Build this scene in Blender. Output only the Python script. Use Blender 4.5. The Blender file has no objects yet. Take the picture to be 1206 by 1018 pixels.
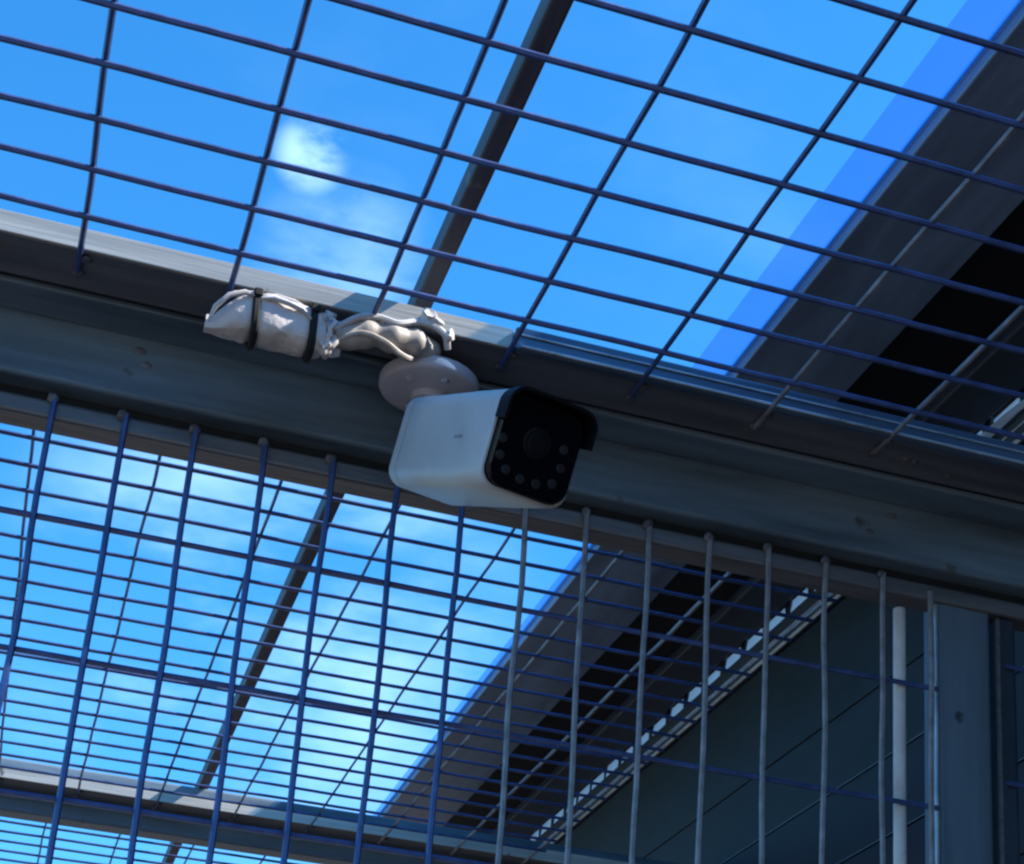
import bpy, bmesh, math, random
from mathutils import Vector, Matrix, noise
from math import radians as R, sin, cos, pi

# ------------------------------------------------------------------ camera, sky, sun
SC = bpy.context.scene
COL = SC.collection
Z0 = 2.311                       # height of the roof mesh above the ground
cd = bpy.data.cameras.new('camera'); cam = bpy.data.objects.new('camera', cd); COL.objects.link(cam)
cr = Vector((0.95015528, -0.30505865, 0.06437523)); cu = Vector((-0.16241645, -0.30805684, 0.93740167)); cf = Vector((0.26613126, 0.90113274, 0.34224837))
cam.matrix_world = Matrix(((cr.x, cu.x, -cf.x, 0), (cr.y, cu.y, -cf.y, -1.18679), (cr.z, cu.z, -cf.z, Z0 - .71075), (0, 0, 0, 1)))
cd.sensor_width = 36; cd.lens = 2138.97 / 1206 * 36
cd.shift_x = -45.4 / 1206; cd.shift_y = 379.4 / 1206
cd.clip_start = .02; cd.clip_end = 3000
SC.camera = cam

SUN = Vector((.99, -.40, 1.0)).normalized()          # direction towards the sun
w = bpy.data.worlds.new('World'); SC.world = w; w.use_nodes = True
nt = w.node_tree; nt.nodes.clear(); N = nt.nodes.new; L = nt.links.new
out = N('ShaderNodeOutputWorld'); bg = N('ShaderNodeBackground'); bg.inputs[1].default_value = .10
sky = N('ShaderNodeTexSky'); sky.sky_type = 'NISHITA'; sky.sun_disc = False
sky.sun_elevation = math.asin(SUN.z); sky.sun_rotation = math.atan2(SUN.x, SUN.y)
sky.air_density = 1.15; sky.dust_density = .25; sky.ozone_density = 2.2
hs = N('ShaderNodeHueSaturation'); hs.inputs['Saturation'].default_value = 1.1; hs.inputs['Hue'].default_value = .5; hs.inputs['Value'].default_value = 1.0
tint = N('ShaderNodeMixRGB'); tint.blend_type = 'MULTIPLY'; tint.inputs[0].default_value = 1; tint.inputs[2].default_value = (.60, 1.08, 1.44, 1)
L(sky.outputs[0], tint.inputs[1]); L(tint.outputs[0], hs.inputs['Color'])
# thin wisps of cloud over the whole sky
tc = N('ShaderNodeTexCoord')
def cloud(scale, lo, hi, amt, seed, prev, stretch=(1, 1, 2.2), mask=None, col=(4.4, 6.9, 10.0, 1)):
    mp = N('ShaderNodeMapping'); mp.inputs['Scale'].default_value = stretch; mp.inputs['Location'].default_value = seed
    nz = N('ShaderNodeTexNoise'); nz.inputs['Scale'].default_value = scale; nz.inputs['Detail'].default_value = 5; nz.inputs['Roughness'].default_value = .55
    mr = N('ShaderNodeMapRange'); mr.interpolation_type = 'SMOOTHSTEP'
    mr.inputs['From Min'].default_value = lo; mr.inputs['From Max'].default_value = hi; mr.inputs['To Max'].default_value = amt
    L(tc.outputs['Generated'], mp.inputs['Vector']); L(mp.outputs[0], nz.inputs['Vector']); L(nz.outputs[0], mr.inputs['Value'])
    f = mr.outputs[0]
    if mask:
        dr, c0, c1 = mask
        dp = N('ShaderNodeVectorMath'); dp.operation = 'DOT_PRODUCT'; dp.inputs[1].default_value = Vector(dr).normalized()
        L(tc.outputs['Generated'], dp.inputs[0])
        m2 = N('ShaderNodeMapRange'); m2.interpolation_type = 'SMOOTHSTEP'
        m2.inputs['From Min'].default_value = cos(R(c0)); m2.inputs['From Max'].default_value = cos(R(c1))
        L(dp.outputs['Value'], m2.inputs['Value'])
        mu = N('ShaderNodeMath'); mu.operation = 'MULTIPLY'; L(m2.outputs[0], mu.inputs[0]); L(f, mu.inputs[1]); f = mu.outputs[0]
    mx = N('ShaderNodeMixRGB'); mx.inputs[2].default_value = col
    L(f, mx.inputs[0]); L(prev, mx.inputs[1])
    return mx.outputs[0]
c = cloud(2.6, .56, .85, .14, (3.1, 1.7, .4), hs.outputs[0])
c = cloud(17, .36, .62, .62, (1, 2, 3), c, mask=((.082, .791, .606), 1.3, .1))
c = cloud(12, .36, .70, .28, (4, 2, 3), c, mask=((.108, .817, .567), 3.2, .3))
c = cloud(6.5, .38, .72, .50, (2, 5, 1), c, mask=((.10, .905, .40), 9.5, 2.0))
L(c, bg.inputs[0]); L(bg.outputs[0], out.inputs[0])
sd = bpy.data.lights.new('sun', 'SUN'); sd.energy = 5; sd.angle = R(.5); sd.color = (1, .95, .86)
so = bpy.data.objects.new('sun', sd); COL.objects.link(so); so.rotation_euler = SUN.to_track_quat('Z', 'Y').to_euler(); so.location = (3, -1, 6)
SC.view_settings.view_transform = 'Standard'; SC.view_settings.look = 'None'
SC.view_settings.exposure = 1.15; SC.view_settings.gamma = 1; SC.view_settings.use_curve_mapping = False
SC.render.engine = 'CYCLES'
SC.cycles.use_denoising = True
SC.cycles.max_bounces = 8
SC.cycles.filter_width = 2.4

# ------------------------------------------------------------------ materials
def mat(name, col, rough=.5, metal=0., vary=.25, scale=18, bump=.15, bscale=60, spec=.5, streak=None, trans=0, speck=None, dark=None):
    m = bpy.data.materials.new(name); m.use_nodes = True; t = m.node_tree; n = t.nodes; l = t.links
    b = n['Principled BSDF']; b.inputs['Roughness'].default_value = rough; b.inputs['Metallic'].default_value = metal
    b.inputs['Specular IOR Level'].default_value = spec
    g = n.new('ShaderNodeNewGeometry'); oi = n.new('ShaderNodeObjectInfo')
    mp = n.new('ShaderNodeMapping'); l.new(g.outputs['Position'], mp.inputs[0])
    if streak: mp.inputs['Scale'].default_value = streak
    nz = n.new('ShaderNodeTexNoise'); nz.inputs['Scale'].default_value = scale; nz.inputs['Detail'].default_value = 6; nz.inputs['Roughness'].default_value = .6
    l.new(mp.outputs[0], nz.inputs['Vector'])
    rp = n.new('ShaderNodeValToRGB'); l.new(nz.outputs[0], rp.inputs[0])
    c = Vector(col[:3]); lo = c * (1 - vary); hi = c * (1 + vary)
    if dark: lo = Vector(dark)
    rp.color_ramp.elements[0].position = .33; rp.color_ramp.elements[0].color = (*lo, 1)
    rp.color_ramp.elements[1].position = .68; rp.color_ramp.elements[1].color = (*hi, 1)
    o = rp.outputs[0]
    if speck:                                       # chips, rust and scuffs with a shape of their own
        sc_, thr, scol = speck
        v = n.new('ShaderNodeTexNoise'); v.inputs['Scale'].default_value = sc_; v.inputs['Detail'].default_value = 3
        l.new(g.outputs['Position'], v.inputs['Vector'])
        mr = n.new('ShaderNodeMapRange'); mr.inputs['From Min'].default_value = thr; mr.inputs['From Max'].default_value = thr + .04
        l.new(v.outputs[0], mr.inputs['Value'])
        mx = n.new('ShaderNodeMixRGB'); mx.inputs[2].default_value = (*scol, 1); l.new(mr.outputs[0], mx.inputs[0]); l.new(o, mx.inputs[1]); o = mx.outputs[0]
    l.new(o, b.inputs['Base Color'])
    rr = n.new('ShaderNodeMapRange'); rr.inputs['To Min'].default_value = max(.05, rough - .12); rr.inputs['To Max'].default_value = min(1, rough + .15)
    l.new(nz.outputs[0], rr.inputs['Value']); l.new(rr.outputs[0], b.inputs['Roughness'])
    if bump:
        n2 = n.new('ShaderNodeTexNoise'); n2.inputs['Scale'].default_value = bscale; n2.inputs['Detail'].default_value = 4
        l.new(mp.outputs[0], n2.inputs['Vector'])
        bp = n.new('ShaderNodeBump'); bp.inputs['Strength'].default_value = bump; bp.inputs['Distance'].default_value = .002
        l.new(n2.outputs[0], bp.inputs['Height']); l.new(bp.outputs[0], b.inputs['Normal'])
    if trans: b.inputs['Transmission Weight'].default_value = trans
    return m
ST = (.35, 3, 3)      # drawn out along the beam
M = {
 'steel': mat('galvanised_steel', (.115, .165, .215), .5, .2, .45, 10, .3, 40, streak=ST, speck=(26, .69, (.075, .075, .078))),
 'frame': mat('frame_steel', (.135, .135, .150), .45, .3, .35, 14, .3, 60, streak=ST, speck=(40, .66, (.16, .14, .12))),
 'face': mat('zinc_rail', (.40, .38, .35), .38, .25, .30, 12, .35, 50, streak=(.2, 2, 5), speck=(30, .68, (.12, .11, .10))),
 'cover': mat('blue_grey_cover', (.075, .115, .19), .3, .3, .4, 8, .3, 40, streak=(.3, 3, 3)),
 'bead': mat('cover_bead', (.42, .50, .60), .3, .5, .3, 30),
 'post': mat('post_steel', (.085, .118, .155), .55, 0, .3, 8, .25, 40, streak=(3, 3, .3), speck=(25, .70, (.025, .03, .035))),
 'wire': mat('zinc_wire_backlit', (.050, .085, .23), .42, .3, .3, 60, .2, 200),  # navy of wires silhouetted on the sky, painted into the zinc colour
 'pale_wire': mat('zinc_wire_pale_over_dark', (.21, .21, .235), .5, .25, .35, 60, .25, 200),  # same zinc; pale contrast over the dark roof painted into the colour
 'thin_wire': mat('thin_zinc_wire_backlit', (.045, .080, .20), .42, .4, .3, 60, .2, 200),  # silhouette navy painted in again for the thinner wires
 'weld': mat('weld_zinc', (.12, .115, .13), .6, .3, .3, 200, .5, 300),
 'seam': mat('gap_shade_black', (.006, .006, .008), .7, 0, .3, 30),  # shade of the gaps put in as near-black; also backs the boards
 'fascia': mat('fascia_sheet', (.15, .215, .31), .5, .2, .35, 6, .2, 30, streak=(3, .4, 3)),
 'roof': mat('roof_sheet_in_shade', (.006, .005, .009), .7, 0, .3, 8, .2, 40, spec=.2),  # deep shade under the roof put into the sheet's own colour
 'plate': mat('wall_plate_paint', (.022, .032, .05), .55, .1, .3, 10),
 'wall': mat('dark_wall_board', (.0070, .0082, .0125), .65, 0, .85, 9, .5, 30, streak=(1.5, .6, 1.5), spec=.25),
 'lip': mat('bare_edge_and_highlight', (.45, .47, .50), .35, .5, .3, 30, .3, 90),  # pale edge metal; also carries the post's painted corner highlight
 'pvc': mat('white_plastic_pipe', (.50, .47, .47), .55, 0, .35, 14, .1, 60, speck=(35, .68, (.30, .28, .26))),
 'white': mat('camera_white_enamel', (.42, .425, .455), .38, 0, .10, 22, .04, 90, speck=(130, .72, (.30, .30, .31))),
 'mount': mat('mount_grey_plastic', (.44, .42, .45), .42, 0, .1, 20, .08, 90),
 'black': mat('black_plastic', (.0025, .0022, .004), .5, 0, .2, 20, .05, 90, spec=.15),
 'glass': mat('camera_front_glass', (.0020, .0016, .004), .12, 0, .1, 20, 0, spec=.3),
 'led': mat('infrared_led', (.010, .008, .012), .4, 0, .2, 90, 0),
 'tape': mat('white_tape_wrap', (.58, .53, .51), .42, 0, .18, 50, .7, 130, speck=(60, .66, (.26, .24, .26))),
 'cable': mat('grey_cable', (.34, .30, .27), .5, 0, .3, 60, .3, 120),
 'tie': mat('black_cable_tie', (.003, .003, .004), .8, 0, .2, 40, 0),
 'screw': mat('screw_zinc', (.7, .7, .72), .25, .8, .1, 90, 0),
 'mark': mat('grey_print', (.22, .25, .28), .5, 0, .1, 50, 0),
 'purlin': mat('purlin_steel', (.075, .070, .080), .65, 0, .4, 16, .3, 50, streak=(3, .4, 3), speck=(40, .66, (.12, .11, .09))),
 'ground': mat('packed_earth', (.15, .125, .10), .95, 0, .35, 3, .6, 12, dark=(.08, .065, .05)),
}
def translucent(name, col, transp, tint=(1, 1, 1)):
    m = bpy.data.materials.new(name); m.use_nodes = True; t = m.node_tree; n = t.nodes; l = t.links
    o = n['Material Output']; n.remove(n['Principled BSDF'])
    nz = n.new('ShaderNodeTexNoise'); nz.inputs['Scale'].default_value = 14; nz.inputs['Detail'].default_value = 4
    g = n.new('ShaderNodeNewGeometry'); l.new(g.outputs['Position'], nz.inputs['Vector'])
    mr = n.new('ShaderNodeMapRange'); mr.inputs['To Min'].default_value = transp - .08; mr.inputs['To Max'].default_value = transp + .08; l.new(nz.outputs[0], mr.inputs['Value'])
    d = n.new('ShaderNodeBsdfDiffuse'); d.inputs[0].default_value = (*col, 1)
    tl = n.new('ShaderNodeBsdfTranslucent'); tl.inputs[0].default_value = (*col, 1)
    tp = n.new('ShaderNodeBsdfTransparent'); tp.inputs[0].default_value = (*tint, 1)
    a = n.new('ShaderNodeMixShader'); a.inputs[0].default_value = .7; l.new(d.outputs[0], a.inputs[1]); l.new(tl.outputs[0], a.inputs[2])
    b = n.new('ShaderNodeMixShader'); l.new(mr.outputs[0], b.inputs[0]); l.new(a.outputs[0], b.inputs[1]); l.new(tp.outputs[0], b.inputs[2])
    l.new(b.outputs[0], o.inputs[0])
    return m
M['blue_glare'] = translucent('blue_glare_sheet', (.10, .24, .60), .88, (.62, .78, .98))  # glare at the roof edge put into a see-through blue tint
M['milky'] = translucent('milky_daylight_and_flashing', (.78, .84, .92), .10)  # pale daylight of the eave gaps put into a sheet; flashing shares it

# ------------------------------------------------------------------ mesh helpers
def zz(p): return Vector((p[0], p[1], p[2] + Z0))
def obj(name, bm, m, parent=None, smooth=False):
    me = bpy.data.meshes.new(name); bmesh.ops.recalc_face_normals(bm, faces=bm.faces[:]); bm.to_mesh(me); bm.free()
    me.materials.append(m)
    if smooth:
        for p in me.polygons: p.use_smooth = True
        me.set_sharp_from_angle(angle=R(38))
    o = bpy.data.objects.new(name, me); COL.objects.link(o)
    if parent:
        o.parent = parent
        base = parent
        off = Vector((0, 0, 0))
        while base: off += base.location; base = base.parent
        for v in me.vertices: v.co -= off
    return o
def thing(name, label, cat, loc, group=None):
    o = bpy.data.objects.new(name, None); COL.objects.link(o); o.location = zz(loc); o.empty_display_size = .05
    o['label'] = label; o['category'] = cat
    if group: o['group'] = group
    return o
def tag(o, label, cat, group=None):
    o['label'] = label; o['category'] = cat
    if group: o['group'] = group
    return o
def box(bm, a, b, bev=0, seg=2):
    a, b = zz(a), zz(b); c = (a + b) / 2; s = b - a
    r = bmesh.ops.create_cube(bm, size=1, matrix=Matrix.Translation(c) @ Matrix.Diagonal((abs(s.x), abs(s.y), abs(s.z), 1)))
    if bev:
        es = list({e for v in r['verts'] for e in v.link_edges})
        bmesh.ops.bevel(bm, geom=es, offset=bev, segments=seg, profile=.5, affect='EDGES')
def mkbox(name, a, b, m, parent=None, bev=0, seg=2, smooth=False):
    bm = bmesh.new(); box(bm, a, b, bev, seg); return obj(name, bm, m, parent, smooth)
def tube(bm, pts, rad, n=6, cap=True):
    pts = [zz(p) for p in pts]
    rs = rad if isinstance(rad, (list, tuple)) else [rad] * len(pts)
    rings = []; up = None
    for i, p in enumerate(pts):
        t = (pts[min(i + 1, len(pts) - 1)] - pts[max(i - 1, 0)]).normalized()
        if up is None: up = Vector((0, 0, 1)) if abs(t.z) < .9 else Vector((0, 1, 0))
        s = t.cross(up).normalized(); u = s.cross(t).normalized(); up = u
        rings.append([bm.verts.new(p + (s * cos(2 * pi * k / n) + u * sin(2 * pi * k / n)) * rs[i]) for k in range(n)])
    for a, b in zip(rings, rings[1:]):
        for k in range(n): bm.faces.new((a[k], a[(k + 1) % n], b[(k + 1) % n], b[k]))
    if cap: bm.faces.new(rings[0][::-1]); bm.faces.new(rings[-1])
def mktube(name, pts, rad, m, parent=None, n=6, smooth=True):
    bm = bmesh.new(); tube(bm, pts, rad, n); return obj(name, bm, m, parent, smooth)
def blob(bm, p, s, sub=1, seed=0, amp=.3):
    r = bmesh.ops.create_icosphere(bm, subdivisions=sub, radius=1)
    for v in r['verts']:
        k = 1 + amp * noise.noise(v.co * 1.7 + Vector((seed, seed * 2, 0)))
        v.co = zz(p) + Vector((v.co.x * s[0], v.co.y * s[1], v.co.z * s[2])) * k
rnd = random.Random(7)
WR = .0021
def wire(name, a, b, parent, m=None, rad=WR, amp=.0009, step=.035, seed=None):
    a, b = Vector(a), Vector(b); d = b - a; n = max(2, min(60, int(d.length / step)))
    sd = rnd.random() * 100; t = d.normalized()
    s = t.cross(Vector((0, 0, 1))) if abs(t.z) < .9 else Vector((1, 0, 0)); s.normalize(); u = s.cross(t)
    pts = []
    for i in range(n + 1):
        f = i / n; q = f * d.length * 9
        pts.append(a + d * f + s * amp * 1.6 * noise.noise(Vector((q, sd, 0))) + u * amp * noise.noise(Vector((q, sd, 9))))
    return mktube(name, pts, rad, m or M['wire'], parent, 6)

# ------------------------------------------------------------------ ground
bm = bmesh.new(); bmesh.ops.create_grid(bm, x_segments=60, y_segments=60, size=600)
g = obj('ground', bm, M['ground']); g['kind'] = 'structure'

# ------------------------------------------------------------------ main steel beams
XL, XR = -1.1, .944
def beam(y, label, depth=.050, zb=-.05):
    t = thing('steel_beam', label, 'beam', (0, y, -.05), 'horizontal steel beams of the enclosure')
    mkbox('beam_tube', (XL, y - (.010 if y == 0 else .046), zb), (XR, y + depth, .047), M['steel'], t, .0035, 3)
    if y == 0: mkbox('sun_block_filler', (XL, -.0461, -.0012), (XR, -.0102, .0160), M['steel'], t, .002, 2)  # filler added to keep the sun off the beam face
    return t
b1 = beam(0, 'wide dark grey steel beam running across the photo behind the white camera')
b2 = beam(1.20, 'far dark steel beam seen through the upright wires at the bottom left', -.010, -.024)
b3 = beam(2.35, 'farthest steel beam at the back end of the roof mesh')
# weld scars and scuffs on the near beam
for (x, z, r) in ((.02, -.012, .0035), (.026, -.022, .003), (.62, -.012, .003), (.60, -.03, .0025), (.30, .008, .002)):
    bm = bmesh.new(); blob(bm, (x, -.0104, z), (r * 1.6, .0008, r), 1, x * 50); obj('weld_scar', bm, M['frame'], b1, True)

# ------------------------------------------------------------------ roof mesh panels
def roof_panel(label, y0, y1, xo, xs, rows, near=True, ends=True, x0=-.62, x1=.66):
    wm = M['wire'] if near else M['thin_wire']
    """frame tubes run along X at the back edge (y1), the rods hang under them"""
    t = thing('roof_mesh_panel', label, 'wire mesh', (0, (y0 + y1) / 2, 0), 'wire mesh panels of the roof')
    # back frame tube: underside with the rods, bright upright inner face
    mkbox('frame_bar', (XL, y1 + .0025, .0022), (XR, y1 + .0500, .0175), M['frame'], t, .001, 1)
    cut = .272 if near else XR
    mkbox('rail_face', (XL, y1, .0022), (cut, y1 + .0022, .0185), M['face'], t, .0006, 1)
    if near:
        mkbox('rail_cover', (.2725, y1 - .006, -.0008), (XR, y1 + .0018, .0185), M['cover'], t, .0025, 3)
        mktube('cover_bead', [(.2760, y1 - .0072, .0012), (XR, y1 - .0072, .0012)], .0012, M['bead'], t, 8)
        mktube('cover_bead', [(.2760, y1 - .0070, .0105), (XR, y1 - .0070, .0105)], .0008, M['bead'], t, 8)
    mkbox('seam_shade_strip', (XL, y1 + .0503, .0030), (XR, y1 + .0537, .016), M['seam'], t)  # black strip put in for the shaded gap behind the frame tube
    for k in xs:
        x = xo + .1 * k + (rnd.random() - .5) * .0012
        ye = y1 + .027 + (rnd.random() - .5) * .004
        wire('long_wire', (x, y0, 0), (x, ye, 0), t, M['pale_wire'] if x > .43 else wm, WR if near or x > .43 else .0015)  # painted tone follows the backdrop: pale copy over the dark roof
        if ends:
            bm = bmesh.new(); blob(bm, (x, ye, .0002), (.0042, .005, .0026), 1, k); blob(bm, (x + .003, ye - .018, .0006), (.0045, .004, .0022), 1, k + 3)
            obj('weld_spot', bm, M['weld'], t, True)
    for y in rows:
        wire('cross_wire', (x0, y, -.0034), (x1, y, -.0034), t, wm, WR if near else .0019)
    return t
p1 = roof_panel('nearest flat sheet of wire mesh overhead, directly above the camera', -1.35, -.100, -.0292, range(-5, 7), [-.3464 + .05 * j for j in range(-19, 5)])
p2 = roof_panel('second sheet of overhead wire mesh, seen behind the upright wires', .056, 1.100, .0521, range(-6, 7), [.17 + .0482 * j for j in range(0, 19)], near=False)
p3 = roof_panel('farthest sheet of overhead wire mesh beyond the far beam', 1.180, 2.25, .02, range(-6, 7), [1.227 + .05 * j for j in range(0, 20)], near=False, ends=False)
# back clips of the panels behind their near beams
for t, y in ((p2, .052),):
    mkbox('edge_bar', (XL, y, .002), (XR, y + .018, .014), M['frame'], t, .001, 1)

# ------------------------------------------------------------------ wall mesh panel below the near beam
wt = thing('wall_mesh_panel', 'upright wire mesh wall hanging below the wide beam, left of the post', 'wire mesh', (.05, 0, -1.2), 'upright wire mesh walls')
bm = bmesh.new(); box(bm, (XL, .0026, -.0725), (XR, .0275, -.0585), .0025, 2); obj('top_bar', bm, M['frame'], wt)
mkbox('seam_shade_strip', (XL, .0085, -.0600), (XR, .030, -.0498), M['seam'], wt)  # shade of the gap under the beam, added as a black strip
for k in range(-12, 14):
    x = -.0325 + .05 * k + (rnd.random() - .5) * .0012
    zt = -.0575 + (rnd.random() - .5) * .003
    wire('upright_wire', (x, 0, zt), (x, 0, -2.2), wt, M['pale_wire'] if k > 6 else M['wire'], amp=.0016, rad=.0023)  # right-hand wires take the copy painted paler for the dark backdrop
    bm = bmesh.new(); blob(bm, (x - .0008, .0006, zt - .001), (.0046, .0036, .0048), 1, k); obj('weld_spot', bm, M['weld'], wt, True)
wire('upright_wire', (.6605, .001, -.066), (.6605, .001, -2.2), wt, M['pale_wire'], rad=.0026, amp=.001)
for m_ in range(0, 21):
    z = -.149 - .1 * m_
    wire('cross_wire', (-.62, .0042, z), (.668, .0042, z), wt, rad=.0021)
mkbox('bottom_bar', (-.62, .0026, -2.24), (.668, .0275, -2.2), M['frame'], wt, .0025, 2)

# ------------------------------------------------------------------ post, pipe and second wall panel to its right
pt = thing('steel_post', 'blue grey square steel post standing under the beam at lower right', 'post', (.695, .03, -Z0))
mkbox('post_tube', (.6695, .0062, -Z0), (.7185, .0320, -.0590), M['post'], pt, .005, 4, True)
mkbox('edge_highlight', (.6672, .0048, -Z0), (.6692, .0120, -.0730), M['lip'], pt, .0006, 1)  # pale strip put in as the highlight on the post's rounded corner
mktube('cable_conduit', [(.6385, .012, -.0815), (.6388, .0122, -.3), (.6380, .012, -.9), (.6385, .012, -2.31)], .0050, M['pvc'], None, 14)
cdt = bpy.data.objects['cable_conduit']; tag(cdt, 'thin white plastic pipe standing upright just left of the post', 'pipe')
rt = thing('wall_mesh_panel', 'framed wire mesh wall at the right edge, right of the post', 'wire mesh', (.85, 0, -1.2), 'upright wire mesh walls')
mkbox('frame_bar', (.7225, .004, -2.24), (.7400, .028, -.0745), M['plate'], rt, .003, 3)
mkbox('frame_edge', (.7222, .0030, -2.24), (.7242, .0065, -.0760), M['weld'], rt)
for k in range(0, 4):
    x = .7695 + .05 * k
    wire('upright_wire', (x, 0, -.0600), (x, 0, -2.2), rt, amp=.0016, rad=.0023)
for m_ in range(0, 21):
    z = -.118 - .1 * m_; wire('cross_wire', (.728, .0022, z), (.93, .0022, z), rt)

# far posts that carry the far beams
for y, lab in ((1.2, 'left hand post under the far beam'), (2.35, 'left hand post under the farthest beam'), (0, 'left hand post under the wide beam, outside the picture')):
    t = thing('steel_post', lab, 'post', (-1.08, y, -Z0)); mkbox('post_tube', (-1.1, y - .025, -Z0), (-1.05, y + .025, -.0505), M['post'], t, .005, 3, True)

# ------------------------------------------------------------------ purlin on top of the beams
pu = thing('purlin', 'thin dark purlin running away over the roof mesh behind the camera', 'purlin', (.2133, 0, .05))
mkbox('purlin_tube', (.2062, -1.6, .0500), (.2200, 2.45, .0700), M['purlin'], pu, .002, 2)
for y in (0, 1.2, 2.35):
    mkbox('cleat', (.2205, y - .03, .0475), (.2350, y + .03, .0520), M['frame'], pu, .001, 1)

# ------------------------------------------------------------------ solid roof on the right
rf = thing('canopy_roof', 'dark solid roof with grey edge band at the right of the wire mesh', 'roof', (.85, .5, .36))
Y0, Y1 = -1.9, 2.7
mkbox('fascia_channel', (.6480, Y0, .3600), (.7710, Y1, .3720), M['fascia'], rf, .002, 2)
mkbox('fascia_lip', (.6480, Y0, .3725), (.6530, Y1, .3800), M['fascia'], rf, .001, 1)
mkbox('glare_strip', (.6060, Y0, .3730), (.6475, .62, .3745), M['blue_glare'], rf)  # blue glare along the roof edge, put in as a tinted strip
mkbox('glare_strip', (.6360, .6210, .3730), (.6475, Y1, .3745), M['blue_glare'], rf)
# corrugated sheet: waves along Y, ribs along X
bm = bmesh.new(); ny = int((Y1 - Y0) / .076 * 8); prev = None
for i in range(ny + 1):
    y = Y0 + i * .076 / 8; z = .402 + .0085 * cos(2 * pi * i / 8)
    cur = [bm.verts.new(zz((x, y, z + dz))) for x, dz in ((.700, 0), (1.02, 0), (1.02, .0012), (.700, .0012))]
    if prev:
        for k in range(4): bm.faces.new((prev[k], prev[(k + 1) % 4], cur[(k + 1) % 4], cur[k]))
    prev = cur
obj('corrugated_sheet', bm, M['roof'], rf, True)
mkbox('under_board', (.7715, Y0, .3760), (.8900, Y1, .3820), M['roof'], rf)
mkbox('wall_plate', (.8740, Y0, .3585), (.9385, Y1, .3755), M['plate'], rf, .002, 2)
rb = random.Random(3)
i = 0; y = Y0 + .02
while y < Y1 - .1:
    # daylight through the gap between two waves, put in as a bent milky trapezoid
    bm = bmesh.new(); j = (rb.random() - .5) * .006
    x = .9490; a = y + j; ln = .058 + (rb.random() - .5) * .010; h0, h1 = .3455 + (rb.random()) * .002, .3690 + (rb.random() - .5) * .004
    vs = [(x, a, h0), (x, a + ln, h0 + .001), (x + .002, a + ln - .004, h1), (x + .002, a + .003, h1)]
    f = [bm.verts.new(zz(v)) for v in vs]; bk = [bm.verts.new(zz((v[0] + .0015, v[1], v[2]))) for v in vs]
    bm.faces.new(f); bm.faces.new(bk[::-1])
    for k in range(4): bm.faces.new((f[k], f[(k + 1) % 4], bk[(k + 1) % 4], bk[k]))
    obj('daylight_patch', bm, M['milky'], rf)
    mkbox('rib_block', (.9490, a + ln + .002, .3340), (.9560, a + .0725, .3740), M['plate'], rf, .001, 1)
    y += .076; i += 1

# crumpled pale flashing hanging at the eave
bm = bmesh.new(); prev = None; rf2 = random.Random(11)
for i in range(15):
    f = i / 14; y = .40 - f * .62
    a = (.9360 + rf2.uniform(-.004, .004), y + rf2.uniform(-.008, .008), .326 + rf2.uniform(-.003, .006) + .004 * sin(f * 9))
    b = (.9300 + rf2.uniform(-.004, .004), y + rf2.uniform(-.008, .008) - .01, .338 + rf2.uniform(-.003, .004))
    c_ = (.9440, y - .012, .352 + rf2.uniform(-.003, .003) + .006 * f)
    cur = [bm.verts.new(zz(p)) for p in (a, b, c_, (c_[0] + .0012, c_[1], c_[2]), (b[0] + .0014, b[1], b[2] + .0004), (a[0] + .0014, a[1], a[2]))]
    if prev:
        for k in range(6): bm.faces.new((prev[k], prev[(k + 1) % 6], cur[(k + 1) % 6], cur[k]))
    else: bm.faces.new(cur[::-1])
    prev = cur
bm.faces.new(prev); obj('flashing', bm, M['milky'], rf)

# ------------------------------------------------------------------ boarded wall under that roof
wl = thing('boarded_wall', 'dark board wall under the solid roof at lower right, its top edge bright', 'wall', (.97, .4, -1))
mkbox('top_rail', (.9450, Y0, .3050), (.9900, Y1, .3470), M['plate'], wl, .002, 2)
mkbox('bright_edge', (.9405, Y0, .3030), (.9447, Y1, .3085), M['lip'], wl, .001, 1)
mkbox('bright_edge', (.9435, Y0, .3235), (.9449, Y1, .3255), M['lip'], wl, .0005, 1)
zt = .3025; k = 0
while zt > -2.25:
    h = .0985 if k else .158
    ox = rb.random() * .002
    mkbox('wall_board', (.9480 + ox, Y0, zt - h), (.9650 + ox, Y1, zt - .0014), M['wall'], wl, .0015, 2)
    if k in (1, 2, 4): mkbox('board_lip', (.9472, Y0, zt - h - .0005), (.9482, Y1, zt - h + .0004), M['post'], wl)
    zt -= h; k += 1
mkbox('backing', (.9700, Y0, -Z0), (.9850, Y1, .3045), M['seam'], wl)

# ------------------------------------------------------------------ security camera
def rot3(a, b, g):
    return Matrix.Rotation(a, 3, 'Z') @ Matrix.Rotation(b, 3, 'X') @ Matrix.Rotation(g, 3, 'Y')
CM = rot3(.2473, .4088, .013); CO = Vector((.2179, -.13, -.1083)) + CM @ Vector((0, 0, -.0014))
def cl(p): return CO + CM @ Vector(p)        # body-local -> scene
sc_ = thing('security_camera', 'white bullet security camera with black face hanging from the beam corner', 'security camera', (.2215, -.066, -.004))
Wd, Ht, Ln = .0605, .0615, .1515
def rrect(w_, h_, r, n=6, cx=0, cz=0):
    pts = []
    for sx, sz, a0 in ((1, 1, 0), (-1, 1, pi / 2), (-1, -1, pi), (1, -1, 3 * pi / 2)):
        for i in range(n + 1):
            a = a0 + pi / 2 * i / n
            pts.append((cx + sx * (w_ / 2 - r) + r * cos(a), cz + sz * (h_ / 2 - r) + r * sin(a)))
    return pts
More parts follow.
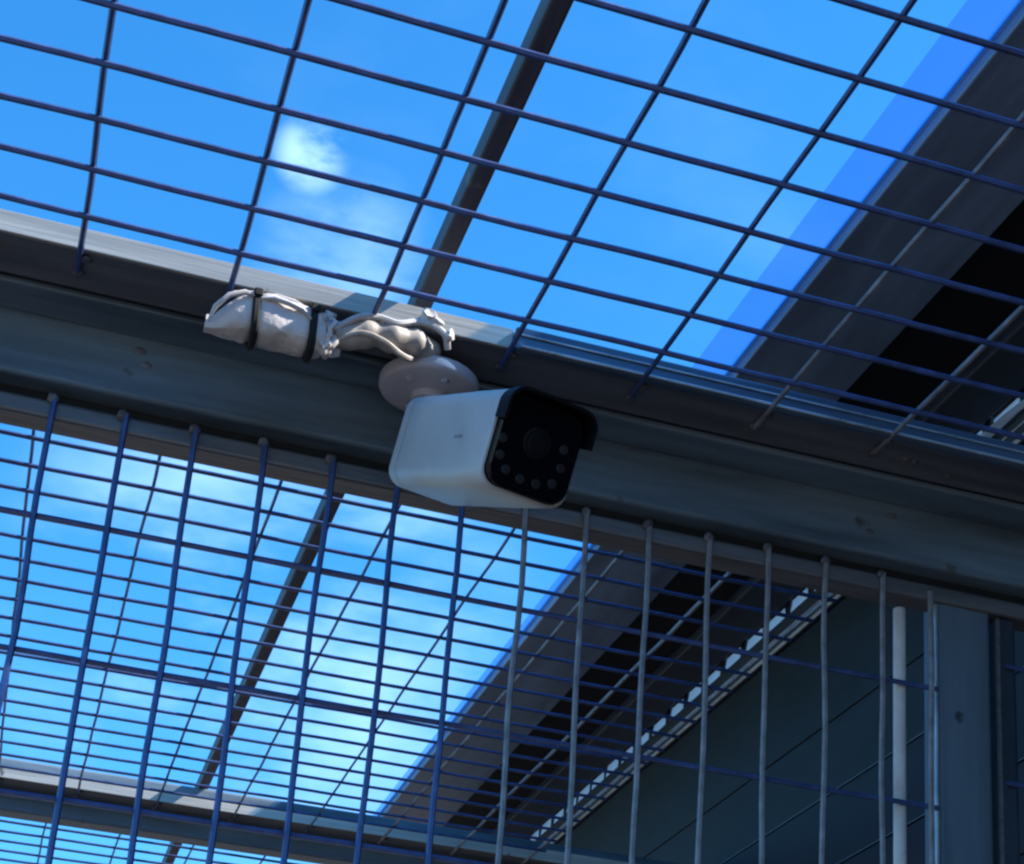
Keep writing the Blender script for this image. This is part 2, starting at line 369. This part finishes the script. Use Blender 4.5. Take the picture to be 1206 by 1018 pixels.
def loft(bm, secs, capf=True, capb=True):
    """secs: list of (y, [(x,z)...])"""
    rings = [[bm.verts.new(zz(cl((x, y, z)))) for x, z in s] for y, s in secs]
    for a, b in zip(rings, rings[1:]):
        n = len(a)
        for k in range(n): bm.faces.new((a[k], a[(k + 1) % n], b[(k + 1) % n], b[k]))
    if capb: bm.faces.new(rings[0])
    if capf: bm.faces.new(rings[-1][::-1])
rc = .0115
bm = bmesh.new()
secs = [(-.0005, rrect(Wd - .007, Ht - .007, rc - .003)), (-.0010, rrect(Wd - .003, Ht - .003, rc - .001)), (-.0035, rrect(Wd, Ht, rc)),
        (-.05, rrect(Wd, Ht, rc)), (-.0515, rrect(Wd, Ht, rc)), (-.1, rrect(Wd + .0004, Ht + .0004, rc)), (-Ln + .0075, rrect(Wd, Ht, rc)), (-Ln + .0060, rrect(Wd - .0012, Ht - .0012, rc)),
        (-Ln + .0060, rrect(Wd - .004, Ht - .004, rc - .001)), (-Ln + .0100, rrect(Wd - .0046, Ht - .0046, rc - .001))]
loft(bm, secs); hs_ = obj('housing', bm, M['white'], sc_, True)
mkb = lambda a, b: None
# black front bezel with glass
bm = bmesh.new()
loft(bm, [(-Ln + .0098, rrect(Wd - .0052, Ht - .0052, rc - .0012)), (-Ln + .0020, rrect(Wd - .0052, Ht - .0052, rc - .0012)), (-Ln + .0008, rrect(Wd - .0075, Ht - .0075, rc - .002))])
obj('front_glass', bm, M['glass'], sc_)
# hood: top cap with short side skirts, sticking out past the glass
def uarc(w_, h_, r, skirt, th):
    outer = [(w_ / 2, h_ / 2 - skirt)]
    for sx, a0 in ((1, 0), (-1, pi / 2)):
        for i in range(7):
            a = a0 + pi / 2 * i / 6; outer.append((sx * (w_ / 2 - r) + r * cos(a), h_ / 2 - r + r * sin(a)))
    outer.append((-w_ / 2, h_ / 2 - skirt))
    ri = r - th; inner = [(-w_ / 2 + th, h_ / 2 - skirt)]
    for sx, a0 in ((-1, pi), (1, pi / 2)):
        for i in range(7):
            a = a0 - pi / 2 * i / 6; inner.append((sx * (w_ / 2 - r) + ri * cos(a), h_ / 2 - r + ri * sin(a)))
    inner.append((w_ / 2 - th, h_ / 2 - skirt))
    return outer + inner
bm = bmesh.new()
loft(bm, [(-Ln + .0056, uarc(Wd + .0006, Ht + .0006, rc, .021, .0022)), (-Ln - .0085, uarc(Wd + .0010, Ht + .0010, rc, .0225, .0020))])
obj('sun_hood', bm, M['black'], sc_)
def disc(name, x, z, y, r, th, m, n=20, parent=sc_):
    bm = bmesh.new(); loft(bm, [(y, [(x + r * cos(2 * pi * k / n), z + r * sin(2 * pi * k / n)) for k in range(n)]), (y - th, [(x + .85 * r * cos(2 * pi * k / n), z + .85 * r * sin(2 * pi * k / n)) for k in range(n)])])
    return obj(name, bm, m, parent, False)
ln_ = disc('lens_ring', -.001, .003, -Ln + .0009, .0100, .0004, M['black'], 28)
disc('lens_glass', -.001, .003, -Ln + .0004, .0065, .0003, M['black'], 24, ln_)
for x, z in ((-.0225, -.0110), (-.0162, -.0180), (-.0055, -.0205), (.0055, -.0200), (.0158, -.0165), (.0185, -.0060), (.0170, .0052), (-.0238, -.0010)):
    disc('infrared_lamp', x, z, -Ln + .0009, .0031, .0005, M['led'], 14)
# small grey printed mark on the side
for k, (dy, wz, hh) in enumerate(((0, .0016, .0022), (.0028, .0018, .0016), (.0056, .0016, .0016), (.0084, .0016, .0023), (.0112, .0018, .0016))):
    y = -.0965 - dy * .9; zc = -.0015
    bm = bmesh.new(); vs = [bm.verts.new(zz(cl((-Wd / 2 - .0005, y - s * wz / 2, zc + q * hh / 2)))) for s, q in ((-1, -1), (1, -1), (1, 1), (-1, 1))]; bm.faces.new(vs)
    obj('logo_letter', bm, M['mark'], sc_)
# seam of the housing: back cap
bm = bmesh.new(); loft(bm, [(-.0140, rrect(Wd + .0003, Ht + .0003, rc)), (-.0147, rrect(Wd + .0003, Ht + .0003, rc))], False, False); obj('cap_seam', bm, M['mark'], sc_, True)
# mount: round base under the frame, ball and arm
def lathe(bm, c, prof, n=36):
    c = zz(c); rings = [[bm.verts.new(c + Vector((r * cos(2 * pi * k / n), r * sin(2 * pi * k / n), z))) for k in range(n)] for r, z in prof]
    for a, b in zip(rings, rings[1:]):
        for k in range(n): bm.faces.new((a[k], a[(k + 1) % n], b[(k + 1) % n], b[k]))
    bm.faces.new(rings[0]); bm.faces.new(rings[-1][::-1])
MC = (.2230, -.057, -.0120)
bm = bmesh.new(); lathe(bm, MC, [(.0350, 0), (.0362, -.0015), (.0362, -.0070), (.0352, -.0092), (.0330, -.0106), (.024, -.0120), (.0150, -.0128), (.0120, -.0135), (.0110, -.018)], 48)
mb = obj('mount_base', bm, M['mount'], sc_, True)
for a in (.25, 2.0, 3.9, 5.0):
    bm = bmesh.new(); c_ = (MC[0] + .0245 * cos(a), MC[1] + .0245 * sin(a), MC[2] - .0118); lathe(bm, c_, [(.0028, .001), (.0028, -.0005), (.0018, -.0012)], 12); obj('screw_head', bm, M['screw'], mb)
top = cl((.012, -.050, Ht / 2 - .001))
mktube('arm', [(MC[0] + .004, MC[1] - .002, MC[2] - .015), (MC[0] + .008, MC[1] - .008, MC[2] - .030), tuple((Vector(MC) + Vector((0, 0, -.03))).lerp(top, .55)), tuple(top)], [.0100, .0090, .0090, .0110], M['mount'], sc_, 18)

# ------------------------------------------------------------------ wrapped cable joint under the rail
jt = thing('cable_joint', 'white tape wrapped cable joint strapped with two black ties beside the camera', 'cable joint', (.10, -.10, -.02))
bm = bmesh.new(); rings = []; n = 20; S = 34
for i in range(S + 1):
    f = i / S; x = .0575 + f * .0800
    env = min(1, (f / .34) ** .6 if f < .34 else 1) * (1 if f < .86 else 1 - .22 * (f - .86) / .14)
    env = max(env, .34)
    cz_ = -.0235 + .003 * sin(f * 3) - .013 * (1 - env) * (f < .5); cy_ = -.098
    ry, rz = .0145 * env, .0158 * env
    tie = 1 - .16 * math.exp(-((f - .39) / .03) ** 2) - .16 * math.exp(-((f - .885) / .03) ** 2)
    ring = []
    for k in range(n):
        a = 2 * pi * k / n
        r = tie * (1 + .13 * noise.noise(Vector((f * 5, cos(a) * 1.6, sin(a) * 1.6))) + .05 * noise.noise(Vector((f * 22, cos(a) * 4, sin(a) * 4 + 5))))
        e = .52                                        # squarish section
        ca, sa = cos(a), sin(a)
        ring.append(bm.verts.new(zz((x, cy_ + ry * r * math.copysign(abs(ca) ** e, ca), cz_ + rz * r * math.copysign(abs(sa) ** e, sa)))))
    rings.append(ring)
for a, b in zip(rings, rings[1:]):
    for k in range(n): bm.faces.new((a[k], a[(k + 1) % n], b[(k + 1) % n], b[k]))
bm.faces.new(rings[0]); bm.faces.new(rings[-1][::-1])
obj('tape_wrap', bm, M['tape'], jt, True)
def ring_tie(x, tilt, ry, rz, cy_, cz_):
    pts = []
    for k in range(25):
        a = 2 * pi * k / 24; ca, sa = cos(a), sin(a)
        pts.append((x + tilt * sin(a), cy_ + ry * math.copysign(abs(ca) ** .75, ca), cz_ + rz * math.copysign(abs(sa) ** .75, sa)))
    o = mktube('cable_tie', pts, .0027, M['tie'], jt, 6)
    mkbox('tie_head', (x - .003, cy_ - ry - .003, cz_ + rz * .55), (x + .003, cy_ - ry + .002, cz_ + rz * .55 + .006), M['tie'], o, .0008, 1)
ring_tie(.0890, -.0010, .0140, .0178, -.098, -.0212); ring_tie(.1285, -.0005, .0135, .0172, -.098, -.0222)
# folded tape edges standing proud along the top and front of the wrap
for pts in ([(.0590, -.104, -.0330), (.0620, -.1105, -.0250), (.0700, -.1125, -.0150), (.0800, -.1130, -.0105), (.0875, -.1120, -.0105)],
            [(.0910, -.1125, -.0120), (.1000, -.1140, -.0110), (.1100, -.1145, -.0125), (.1200, -.1140, -.0150), (.1265, -.1120, -.0190)],
            [(.0910, -.1080, -.0070), (.1020, -.1075, -.0045), (.1140, -.1070, -.0055), (.1265, -.1060, -.0090)],
            [(.0640, -.104, -.0165), (.0740, -.106, -.0085), (.0870, -.107, -.0050)]):
    mktube('tape_fold', [Vector(p) for p in pts], [.0008] + [.0019] * (len(pts) - 2) + [.0010], M['pvc'], jt, 8)
# crumpled tail of tape at the right-hand end
bm = bmesh.new()
for k, (p, s) in enumerate((((.1390, -.1, -.0150), (.0075, .009, .0100)), ((.1420, -.098, -.0255), (.0075, .008, .0095)), ((.1385, -.104, -.0315), (.0050, .006, .0065)), ((.1490, -.098, -.0170), (.0085, .007, .0070)))):
    blob(bm, p, s, 3, k * 3.1, .75)
obj('tape_tail', bm, M['tape'], jt, True)

# ------------------------------------------------------------------ cable from joint to camera
ct = thing('camera_cable', 'lumpy taped cable running from the white joint to the camera mount', 'cable', (.18, -.09, -.01))
def wig(pts, n=5):
    o = []
    P = [Vector(p) for p in pts]; P = [P[0]] + P + [P[-1]]
    for i in range(1, len(P) - 2):
        for k in range(n):
            t = k / n; a, b, c_, d = P[i - 1:i + 3]
            o.append(.5 * ((2 * b) + (c_ - a) * t + (2 * a - 5 * b + 4 * c_ - d) * t * t + (3 * b - a - 3 * c_ + d) * t ** 3))
    o.append(P[-1]); return o
pp = wig([(.1440, -.099, -.0200), (.1560, -.098, -.0160), (.1700, -.099, -.0115), (.1850, -.098, -.0100), (.1980, -.095, -.0080), (.2080, -.090, -.0075), (.2160, -.082, -.0070)], 6)
mktube('cable_wrap', pp, [.0100 + .0022 * noise.noise(Vector((i * .25, 1, 2))) for i in range(len(pp))], M['cable'], ct, 12)
mktube('cable_strand', wig([(.1440, -.106, -.0190), (.158, -.1085, -.0075), (.172, -.1065, -.0020), (.187, -.107, -.0035), (.200, -.104, .0030), (.2120, -.103, .0040), (.2220, -.102, -.0010), (.2260, -.096, -.0080)]), .0024, M['pvc'], ct, 8)
mktube('cable_strand', wig([(.1470, -.104, -.0250), (.162, -.1075, -.0180), (.178, -.1070, -.0200), (.190, -.1030, -.0240), (.1980, -.098, -.0235), (.204, -.090, -.0170)]), .0022, M['cable'], ct, 8)
bm = bmesh.new()
for k, (p, s) in enumerate((((.2090, -.104, .0105), (.0060, .004, .0050)), ((.2250, -.103, -.0005), (.0035, .003, .0045)), ((.2140, -.104, .0070), (.0060, .0030, .0022)))):
    blob(bm, p, s, 2, k * 2.3 + 9, .7)
obj('tape_scrap', bm, M['tape'], ct, True)
# bolts on the rail underside at the right
for (x, y) in ((.6060, -.073), (.5980, -.075), (.6400, -.064)):
    bm = bmesh.new(); lathe(bm, (x, y, .0020), [(.0030, .001), (.0030, -.0015), (.0016, -.0026)], 10); obj('bolt_head', bm, M['weld'], p1, True)
